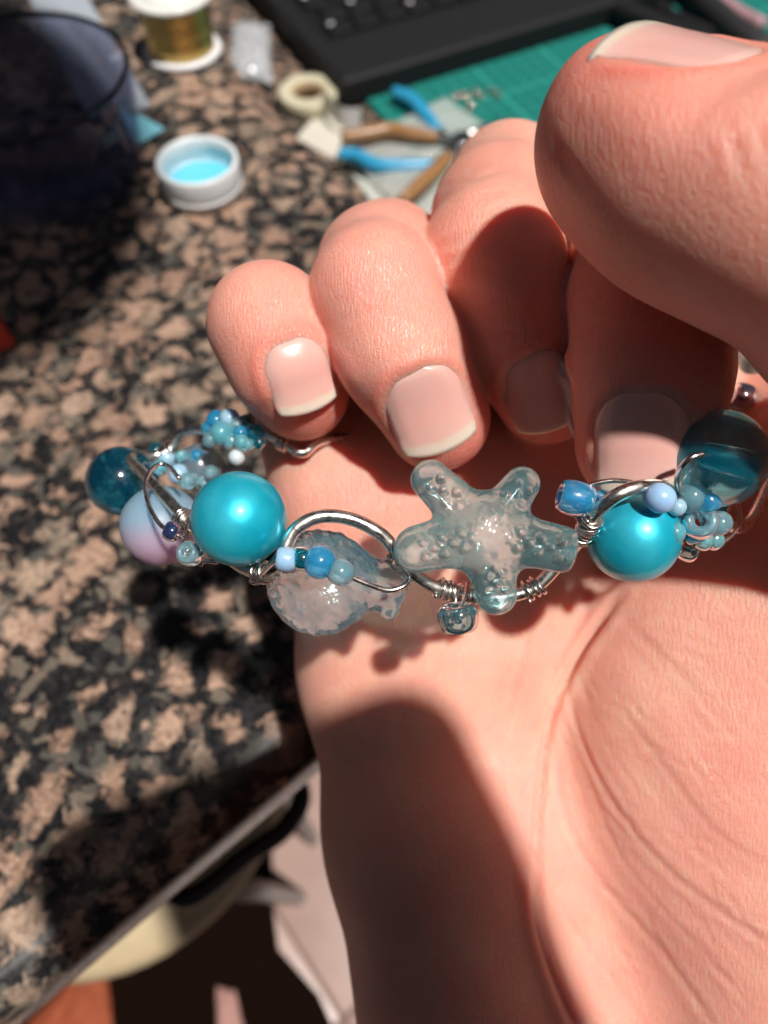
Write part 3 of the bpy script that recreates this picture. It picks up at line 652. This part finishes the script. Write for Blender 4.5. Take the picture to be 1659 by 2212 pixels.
# bottle cap
b_ = G(441, 412); cap = empty('bottle_cap', b_, 'white bottle cap lying open side up with pale blue lining', 'bottle cap')
V, F = lathe([(0.01, 0), (12.4, 0), (13.2, .8), (13.7, 2), (13.9, 11.4), (13.6, 12), (12.7, 12), (12.3, 11.4), (12.2, 9.5), (11.9, 9.2), (12.2, 8.9), (12.1, 7.4), (11.8, 7.1), (12.1, 6.8), (12.0, 2.2), (0.01, 2.0)], 72)
build('shell', at(V * .93, b_), F, M_WHITE, cap)
V, F = lathe([(.01, 2.1), (11.85, 2.1), (11.85, 3.6), (11.5, 3.8), (.01, 3.8)], 64); build('lining', at(V * .93, b_), F, plain('pale_blue_lining', (.12, .56, .76), .35), cap)
V, F = lathe([(13.75, 2.5), (14.05, 3), (14.05, 3.6), (13.8, 4)], 72, True)
build('seal_ring', at(V * .93, b_), F, M_WHITE, cap)
# gold wire spool
b_ = G(396, 112); spool = empty('wire_spool', b_, 'spool of fine gold wire with white flanges beside the glass', 'spool')
FL = [(2.5, 0), (14.4, 0), (15, .5), (15, 1.5), (14.4, 2.0), (2.5, 2.0)]
V, F = lathe(FL, 64, True); fm = me_from('flange', V, F, plain('spool_white', (.78, .78, .77), .3))
inst('flange', fm, Matrix.Translation(b_), spool)
t = NT('clear_flange'); t.set(Base_Color=(.80, .79, .75), Roughness=.25, Transmission_Weight=.15, IOR=1.45); fm2 = me_from('flange', V, F, t.m)
inst('flange', fm2, Matrix.Translation(b_ + [0, 0, 18.6]), spool)
gp = [(2.6, 2.0)] + [(12.3 + (.16 if k % 2 else 0) + .12 * math.sin(k * 1.7), 2.05 + 16.5 * k / 70) for k in range(71)] + [(2.6, 18.6)]
V, F = lathe(gp, 64); build('gold_wire', at(V, b_), F, silver('gold_wire', (.98, .70, .24), .30), spool)
V, F = lathe([(2.6, 20.61), (10.5, 20.61), (10.5, 20.9), (2.6, 20.9)], 48, True); build('paper_label', at(V, b_), F, plain('paper', (.75, .74, .72), .7), spool)
# drinking glass
b_ = G(108, 362); cup = empty('drinking_glass', b_, 'round drinking glass with a dark rim standing in shadow on the counter', 'glass')
GR = 36.0
def wall(r0, r1, h_, th): return [(.01, 0), (r0 - 2, 0), (r0, 2.5), (r1, h_ - .8), (r1 - th * .5, h_), (r1 - th, h_ - .8), (r0 - th, 6), (r0 - th - 3, 4.5), (.01, 4.5)]
t = NT('clear_navy_glass'); t.set(Base_Color=(.86, .88, .97), Roughness=.01, Transmission_Weight=1.0, IOR=1.48); tr = t.n('BsdfTransparent'); tr.inputs[0].default_value = (.80, .82, .94, 1); mx = t.n('MixShader'); mx.inputs[0].default_value = .72; t.l(t.b.outputs[0], mx.inputs[1]); t.l(tr.outputs[0], mx.inputs[2]); t.l(mx.outputs[0], t.out.inputs[0]); M_CUP = t.m
V, F = lathe(wall(31, GR, 30, 1.1), 96); build('bowl', at(V, b_), F, M_CUP, cup)
V, F = tube([(b_[0] + (GR - 1.1) * math.cos(a), b_[1] + (GR - 1.1) * math.sin(a), 30.6) for a in np.linspace(0, 2 * math.pi, 96, endpoint=False)], .8, 10, closed=True); build('rim', V, F, plain('navy_rim', (.010, .010, .028), .12), cup)
# pale ruler and cyan offcut behind the glass
def strip(name, p0, p1, w, th, z, mat, label, cat):
    d_ = (p1 - p0)[:2]; ln = np.linalg.norm(d_); V, F = box((p0[0] + p1[0]) / 2, (p0[1] + p1[1]) / 2, z + th / 2, ln, w, th, math.atan2(d_[1], d_[0]), min(.4, th * .3)); return tag(build(name, V, F, mat, smooth=False), label, cat)
strip('plastic_strip', G(95, -60), G(262, 250), 22, 1.2, .004, plain('grey_plastic', (.34, .38, .43), .35), 'pale grey plastic strip lying behind the drinking glass', 'strip')
strip('paper_scrap', G(262, 300), G(325, 262), 15, .4, .004, plain('cyan_paper', (.18, .48, .58), .6), 'small pale cyan paper scrap between glass and bottle cap', 'paper')
V, F = box(*(G(-32, 745)[:2]), 5, 15, 13, 10, R(35), 2); tag(build('plastic_clip', V, F, plain('red_plastic', (.42, .03, .02), .4)), 'red plastic block at the edge of the granite below the glass', 'clip')

# ================================================================= things on the lower counter
def Lc(px, py, h=0.0): return G(px, py, LZ + h)
# laptop
M_BLK = plain('black_plastic', (.010, .010, .011), .5, Specular_IOR_Level=.25); M_DECK = plain('charcoal_deck', (.011, .011, .012), .6, Specular_IOR_Level=.25)
p0 = Lc(738, 176, 18); e1 = Lc(1042, 86, 18) - p0; e1[2] = 0; e1 /= np.linalg.norm(e1); e2 = np.array([-e1[1], e1[0], 0])
KF = float((Lc(639, 114, 18) - p0) @ e2)
print('KF', KF)
def lap(a, b, z): return p0 + e1 * a + e2 * b + np.array([0, 0, z - p0[2]])
lapt = empty('laptop', lap(160, 110, LZ), 'black laptop computer with white key legends lying open', 'laptop'); la = math.atan2(e1[1], e1[0])
q = lap(165, 115, 0); V, F = box(q[0], q[1], LZ + 9, 330, 230, 17.5, la, 4); build('base', V, F, M_DECK, lapt, smooth=False)
q = lap(165, KF + 62, 0); V, F = box(q[0], q[1], LZ + 18.0, 304, 120, .8, la, .2); build('keyboard_tray', V, F, M_BLK, lapt, smooth=False)
V, F = box(0, 0, 0, 16.6, 16.6, 2.4, 0, .8); key_me = me_from('key', V, F, M_BLK); V, F = box(0, 0, 0, 3.4, 2.6, .12); leg_me = me_from('legend', V, F, plain('legend_white', (.75, .75, .75), .5))
for r_ in range(4):
    for k in range(16):
        q = lap(24 + 18.6 * k + (r_ % 2) * 4.6, KF + 12 + 18.6 * r_, LZ + 19.7); kx = inst('key', key_me, Matrix.Translation(q) @ Matrix.Rotation(la, 4, 'Z'), lapt)
        if (k * 7 + r_ * 3) % 5 < 2:
            lo_ = bpy.data.objects.new('legend', leg_me); col.objects.link(lo_); lo_.parent = kx; lo_.location = (-.004, .003, .00128)
# cutting mat
t = NT('cutting_mat'); v = t.coord(out='Object'); w1 = t.n('SeparateXYZ'); t.l(v, w1.inputs[0])
def gridline(sock, pitch, th):
    f_ = t.math('FRACT', t.math('DIVIDE', sock, pitch)); return t.math('LESS_THAN', t.math('ABSOLUTE', t.math('SUBTRACT', f_, .5)), th)
gl = t.math('MAXIMUM', t.math('MAXIMUM', gridline(w1.outputs[0], .010, .055), gridline(w1.outputs[1], .010, .055)), t.math('MAXIMUM', gridline(w1.outputs[0], .05, .03), gridline(w1.outputs[1], .05, .03)))
t.set(Base_Color=t.mix(gl, (.001, .125, .105), (.02, .25, .21)), Roughness=.5, Normal=t.bump(t.noise(v, 2500, 2).outputs[0], .2, .0002)); M_MAT = t.m
p0m = Lc(789, 213, 3); f1 = Lc(1265, 68, 3) - p0m; f1[2] = 0; f1 /= np.linalg.norm(f1); f2 = np.array([f1[1], -f1[0], 0]); ma = math.atan2(f1[1], f1[0])
V, F = box(0, 0, 0, 300, 220, 3, 0, .6); me = me_from('cutting_mat', V, F, M_MAT); q = p0m + f1 * 150 + f2 * 110
mat_o = bpy.data.objects.new('cutting_mat', me); col.objects.link(mat_o); mat_o.matrix_world = Matrix.Translation((q[0] * MM, q[1] * MM, (LZ + 1.52) * MM)) @ Matrix.Rotation(ma, 4, 'Z')
for pl_ in me.polygons: pl_.use_smooth = False
tag(mat_o, 'green gridded cutting mat beyond the fingers', 'cutting mat')
# tape roll
b_ = Lc(668, 226); tape = empty('tape_roll', b_, 'cream roll of tape beside the raised counter edge', 'tape')
V, F = lathe([(10.4, 0), (17, 0), (17.5, .4), (17.5, 8.6), (17, 9), (10.4, 9), (10, 8.6), (10, .4)], 64, True); build('roll', at(V, b_), F, plain('cream_tape', (.56, .52, .38), .45, Subsurface_Weight=.4, Subsurface_Radius=(1, .9, .6), Subsurface_Scale=.003), tape)
V, F = lathe([(8.6, .6), (9.95, .6), (9.95, 8.4), (8.6, 8.4)], 48, True); build('core', at(V, b_), F, plain('card_core', (.36, .25, .14), .8), tape)
pp = spline([Lc(700, 238, 4), Lc(722, 262, 6), Lc(745, 278, 4), Lc(778, 279, 1)], 8); Vt = []; 
for p_ in pp: Vt += [p_, p_ + [0, 0, 12]]
n_ = len(pp); V = np.array(Vt); V = np.vstack([V, V + [.5, .5, .2]]); F = [(2 * i, 2 * i + 2, 2 * i + 3, 2 * i + 1) for i in range(n_ - 1)] + [(2 * n_ + 2 * i, 2 * n_ + 2 * i + 1, 2 * n_ + 2 * i + 3, 2 * n_ + 2 * i + 2) for i in range(n_ - 1)]
build('tape_tail', V, F, plain('white_tape', (.75, .75, .72), .4), tape)
# crumpled sheets and bags: real, slightly thick, uneven
def crumple(name, corners, h_, mat, label, cat, amp=3.0, n=22, seed=1, th=.3):
    g = np.random.default_rng(seed); ph = g.random((8, 4)) * 6.28; P4 = [np.asarray(q, float) for q in corners]; V = []
    for j in range(n):
        for i in range(n):
            u_, w_ = i / (n - 1), j / (n - 1); q = (P4[0] * (1 - u_) + P4[1] * u_) * (1 - w_) + (P4[3] * (1 - u_) + P4[2] * u_) * w_
            z = sum(abs(math.sin(ph[k, 0] + (3 + k) * u_ * math.cos(ph[k, 1]) * 3 + (3 + k) * w_ * math.sin(ph[k, 1]) * 3)) / (1.3 + .5 * k) for k in range(6)) * amp * .4
            V.append(q + np.array([0, 0, z + h_ * math.sin(math.pi * u_) ** .5 * math.sin(math.pi * w_) ** .5 + .3]))
    V = np.array(V); N = n * n; F = []
    for j in range(n - 1):
        for i in range(n - 1):
            a = j * n + i; F += [(a, a + 1, a + n + 1, a + n), (N + a, N + a + n, N + a + n + 1, N + a + 1)]
    rim = list(range(n)) + [j * n + n - 1 for j in range(1, n)] + [(n - 1) * n + i for i in range(n - 2, -1, -1)] + [j * n for j in range(n - 2, 0, -1)]
    F += [(b, a, N + a, N + b) for a, b in zip(rim, rim[1:] + rim[:1])]
    return tag(build(name, np.vstack([V, V - [0, 0, th]]), F, mat, smooth=False), label, cat)
t = NT('foil_bag'); t.set(Base_Color=(.80, .82, .84), Metallic=.55, Roughness=.2); M_FOIL = t.m
crumple('foil_packet', [Lc(498, 175), Lc(590, 195), Lc(585, 66, 4), Lc(505, 62, 4)], 8, M_FOIL, 'crumpled silver white packet between spool and laptop', 'packet', 5, seed=3)
t = NT('clear_film'); lw = t.n('BsdfTransparent'); mx = t.n('MixShader'); mx.inputs[0].default_value = .30; t.set(Base_Color=(.72, .76, .72), Roughness=.18); t.l(lw.outputs[0], mx.inputs[1]); t.l(t.b.outputs[0], mx.inputs[2]); t.l(mx.outputs[0], t.out.inputs[0]); M_FILM = t.m
crumple('plastic_bag', [Lc(735, 330, 3.5), Lc(905, 500, 3.5), Lc(1120, 330, 3.5), Lc(960, 215, 3.5)], 5, M_FILM, 'clear plastic bag lying on the mat under the pliers', 'bag', 2.5, seed=5)
crumple('paper_sheet', [Lc(738, 345, .5), Lc(860, 520, .5), Lc(890, 500, .5), Lc(765, 345, .5)], .5, plain('white_paper', (.50, .52, .47), .7), 'narrow off white paper edge beside the green mat', 'paper', .3, seed=6)
crumple('paper_note', [Lc(640, 300), Lc(730, 350), Lc(745, 262), Lc(690, 240)], .5, plain('cream_paper', (.56, .53, .45), .7), 'cream paper under the tape roll', 'paper', .4, seed=8)
# pliers
M_BLUE = plain('blue_grip', (.03, .30, .52), .3); M_TAN = plain('tan_grip', (.30, .15, .06), .35); M_STEEL = silver('steel', (.5, .5, .5), .25)
def pliers(label, h1, h2, piv, jaw, mat, r_, hz):
    pv = Lc(*piv, hz); o = empty('pliers', Lc(*piv, 3), label, 'pliers', 'pliers lying on the green mat')
    for h_ in (h1, h2):
        pts = spline([Lc(x, y, hz) for x, y in h_], 6); rr_ = r_ * (.75 + .35 * np.sin(np.linspace(.25, 2.9, len(pts))))
        V, F = tube(pts, rr_, 12); build('handle', V, F, mat, o); V, F = tube(spline([pts[-1], (pts[-1] + pv) / 2, pv], 4), r_ * .62, 10); build('shank', V, F, M_STEEL, o)
    V, F = lathe([(.01, -3), (6, -3), (6.6, -2.4), (6.6, 2.4), (6, 3), (.01, 3)], 32); build('pivot', at(V, pv), F, M_STEEL, o)
    for s_ in (-1, 1):
        e_ = Lc(*jaw, hz); dr = e_ - pv; n_ = np.array([-dr[1], dr[0], 0]); n_ /= np.linalg.norm(n_)
        V, F = tube([pv + n_ * s_ * 3, pv + dr * .4 + n_ * s_ * 2.8, e_ + n_ * s_ * 1.0], [3.2, 2.8, 1.0], 8); build('jaw', V, F, M_STEEL, o)
pliers('pliers with sky blue grips, open on the green mat', [(851, 198), (891, 218), (920, 251), (947, 283)], [(732, 334), (768, 337), (808, 357), (857, 360), (935, 357)], (985, 318), (1090, 300), M_BLUE, 3.9, 9)
pliers('pliers with bronze tan grips, open below the blue ones', [(738, 298), (791, 290), (841, 281), (890, 291), (945, 298)], [(866, 436), (924, 384), (970, 338)], (1000, 308), (1100, 260), M_TAN, 3.8, 14)
# loose beads on the mat
seedm = me_from('loose_bead', np.array(lathe(seed_profile(), 20, True)[0]) * 2.2, lathe(seed_profile(), 20, True)[1], plain('silver_bead', (.7, .66, .55), .12, .9))
for k, (x, y) in enumerate([(908, 322), (918, 330), (930, 322), (922, 340), (938, 334), (985, 210), (1000, 205), (1012, 215), (1028, 200), (1040, 208), (1020, 230), (1008, 238), (1062, 195), (1075, 205), (860, 285), (830, 290)]):
    q = Lc(x, y, 4.6); o = bpy.data.objects.new('loose_bead', seedm); col.objects.link(o); o.location = Vector(q) * MM; o.rotation_euler = (.3 * math.sin(k * 3), .3 * math.cos(k * 5), k)
    tag(o, 'tiny shiny loose bead lying on the green mat near the pliers' if k not in (5, 6, 7, 8, 9, 10, 11, 12, 13) else 'tiny shiny loose bead on the bare green mat below the laptop', 'bead', 'loose beads by the pliers' if k not in range(5, 14) else 'loose beads on the mat')
# cables and tool at the far side
def cable(pts, r_, mat, name, label, cat):
    V, F = tube(spline([Lc(x, y, r_ + .2 + z_) for x, y, z_ in pts], 8), r_, 10); return tag(build(name, V, F, mat), label, cat)
cable([(1240, -20, 3), (1330, 20, 3), (1480, 85, 3), (1660, 165, 3), (1800, 235, 3)], 7.5, M_BLK, 'black_tube', 'thick black tube lying just above the thumbnail', 'tube')
cable([(1350, -30, 0), (1450, 35, 0), (1560, 85, 0), (1680, 135, 0), (1800, 190, 0)], 4.5, M_BLK, 'black_cable', 'thinner black cable behind the thick black tube', 'cable')
cable([(1530, -20, 0), (1560, 5, 0), (1597, 31, 0), (1645, 56, 2)], 5, plain('pink_grip', (.42, .24, .27), .35), 'tool_handle', 'dusty pink tool handle above the black tubes', 'tool')
cable([(1470, -40, 0), (1540, 30, 0), (1620, 95, 0), (1700, 120, 0)], 9, plain('black_rubber', (.012, .012, .013), .6), 'black_strap', 'black strap beneath the pink handle', 'strap')
V, F = box(*Lc(1420, -8, 0)[:2], LZ + 8, 60, 40, 15, R(20), 2); tag(build('wood_block', V, F, plain('orange_wood', (.30, .12, .04), .5)), 'small orange wooden block behind the black tubes', 'wood block')

# ================================================================= below the counter
SZ = -210.0
st_c = G(436, 2005, SZ) - 92 * np.array([.64, -.77, 0]); stool = empty('stool', (st_c[0], st_c[1], FZ), 'stool with a cream seat and black metal loop below the counter edge', 'stool')
V, F = lathe([(.01, -26), (78, -26), (88, -20), (92, -8), (88, 0), (70, 3), (.01, 4)], 64); build('seat', at(V, (st_c[0], st_c[1], SZ)), F, plain('cream_seat', (.46, .36, .22), .6), stool)
V, F = tube(spline([G(x, y, SZ + 40) for x, y in ((345, 1880), (360, 1915), (400, 1940), (450, 1915), (530, 1850), (610, 1795), (645, 1745), (648, 1705), (620, 1660))], 8), 4.2, 12); build('metal_loop', V, F, plain('black_metal', (.010, .009, .009), .35, .3), stool)
for k in range(4):
    a = k * math.pi / 2 + .6; x_, y_ = st_c[0] + 60 * math.cos(a), st_c[1] + 60 * math.sin(a); x2, y2 = st_c[0] + 50 * math.cos(a), st_c[1] + 50 * math.sin(a)
    V, F = tube([(x_, y_, SZ - 24), (x2, y2, FZ)], 9, 12); build('leg', V, F, plain('black_metal', (.010, .009, .009), .35, .3), stool)

t = NT('shadow_sheet'); v = t.coord(); t.set(Base_Color=t.mix(t.noise(v, 400, 3).outputs[0], (.003, .0015, .001), (.012, .006, .004)), Roughness=1.0, Specular_IOR_Level=0.0, Normal=t.bump(t.noise(v, 900, 2).outputs[0], .6, .002))  # near-black sheet standing in for the shadow over the floor tiles
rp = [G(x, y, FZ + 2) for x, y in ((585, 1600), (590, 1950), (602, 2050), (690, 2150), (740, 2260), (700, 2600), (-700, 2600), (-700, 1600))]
V, F = prism([q[:2] for q in rp], FZ + .5, FZ + 9, 3, 2); tag(build('shadow_sheet', V, F, t.m, smooth=False), 'dark brown sheet imitating shadow on the tiled floor below the counter', 'shadow_sheet')
crumple('orange_cloth', [G(20, 2260, FZ + 10), G(250, 2240, FZ + 10), G(235, 2075, FZ + 10), G(150, 2120, FZ + 10)], 14, plain('orange_fabric', (.26, .055, .018), .8), 'crumpled orange cloth on the floor shadow sheet', 'cloth', 10, seed=11, th=2)
crumple('pink_cloth', [G(470, 2290, FZ + 10), G(545, 2290, FZ + 10), G(510, 2140, FZ + 10), G(470, 2130, FZ + 10)], 10, plain('pink_fabric', (.40, .22, .19), .8), 'pale pink cloth scrap on the floor shadow sheet', 'cloth', 8, seed=12, th=2)

# ================================================================= the phone that takes the picture (its shadow falls on the palm)
def cw(x, y, z): return c2w([x, y, z])[0]
th_ = R(22); PX, PY = np.array([math.cos(th_), math.sin(th_)]), np.array([-math.sin(th_), math.cos(th_)])
cr = np.array([37.5, 18.0])                                   # upper corner of the phone seen from behind
pc = cr - PX * 37 - PY * 74
phone = empty('smartphone', cw(pc[0], pc[1], 8), 'dark smartphone held over the hand, its shadow crossing the wrist', 'smartphone')
def rrect(w, h_, r_, n=8): return [(sx * (w / 2 - r_) + r_ * math.cos(a0 + a), sy * (h_ / 2 - r_) + r_ * math.sin(a0 + a)) for sx, sy, a0 in ((1, 1, 0), (-1, 1, math.pi / 2), (-1, -1, math.pi), (1, -1, 1.5 * math.pi)) for a in np.linspace(0, math.pi / 2, n)]
def phone_part(name, poly, z0, z1, mat, bev=.8):
    V, F = prism(poly, z0, z1, bev, 3); q = pc + V[:, :1] * PX + V[:, 1:2] * PY; build(name, c2w(np.column_stack([q, V[:, 2]])), F, mat, phone, smooth=False)
phone_part('body', rrect(74, 148, 11), 4.0, 11.6, plain('graphite_case', (.03, .03, .033), .4), 1.6)
phone_part('screen', rrect(69, 143, 8), 11.61, 11.9, plain('black_screen', (.008, .008, .01), .08), .1)

# an added dark oval blocker out of frame, shaped to shadow the glass and counter
LH = 430.0; lc = np.array([-149.0, 234, 0]) + Lw / Lw[2] * LH
blocker = empty('shadow_blocker', lc, 'unseen dark oval blocker above the drinking glass, added to throw shadow on it', 'blocker')
V, F = lathe([(.99, 0), (1.0, 2), (.93, 25), (.75, 48), (.45, 66), (.12, 74), (.10, 72), (.43, 64), (.73, 46), (.91, 24), (.985, 1)], 64, True)
V = np.stack([V[:, 0] * 112, V[:, 1] * 64, V[:, 2]], 1); build('blocker_dome', at(V, lc, math.atan2(-.884, .467)), F, plain('dark_blocker_metal', (.02, .02, .025), .4, .6), blocker)
V, F = tube([lc + [0, 0, 72], lc + [0, 0, 900]], 3, 10); build('blocker_cord', V, F, M_BLK, blocker)
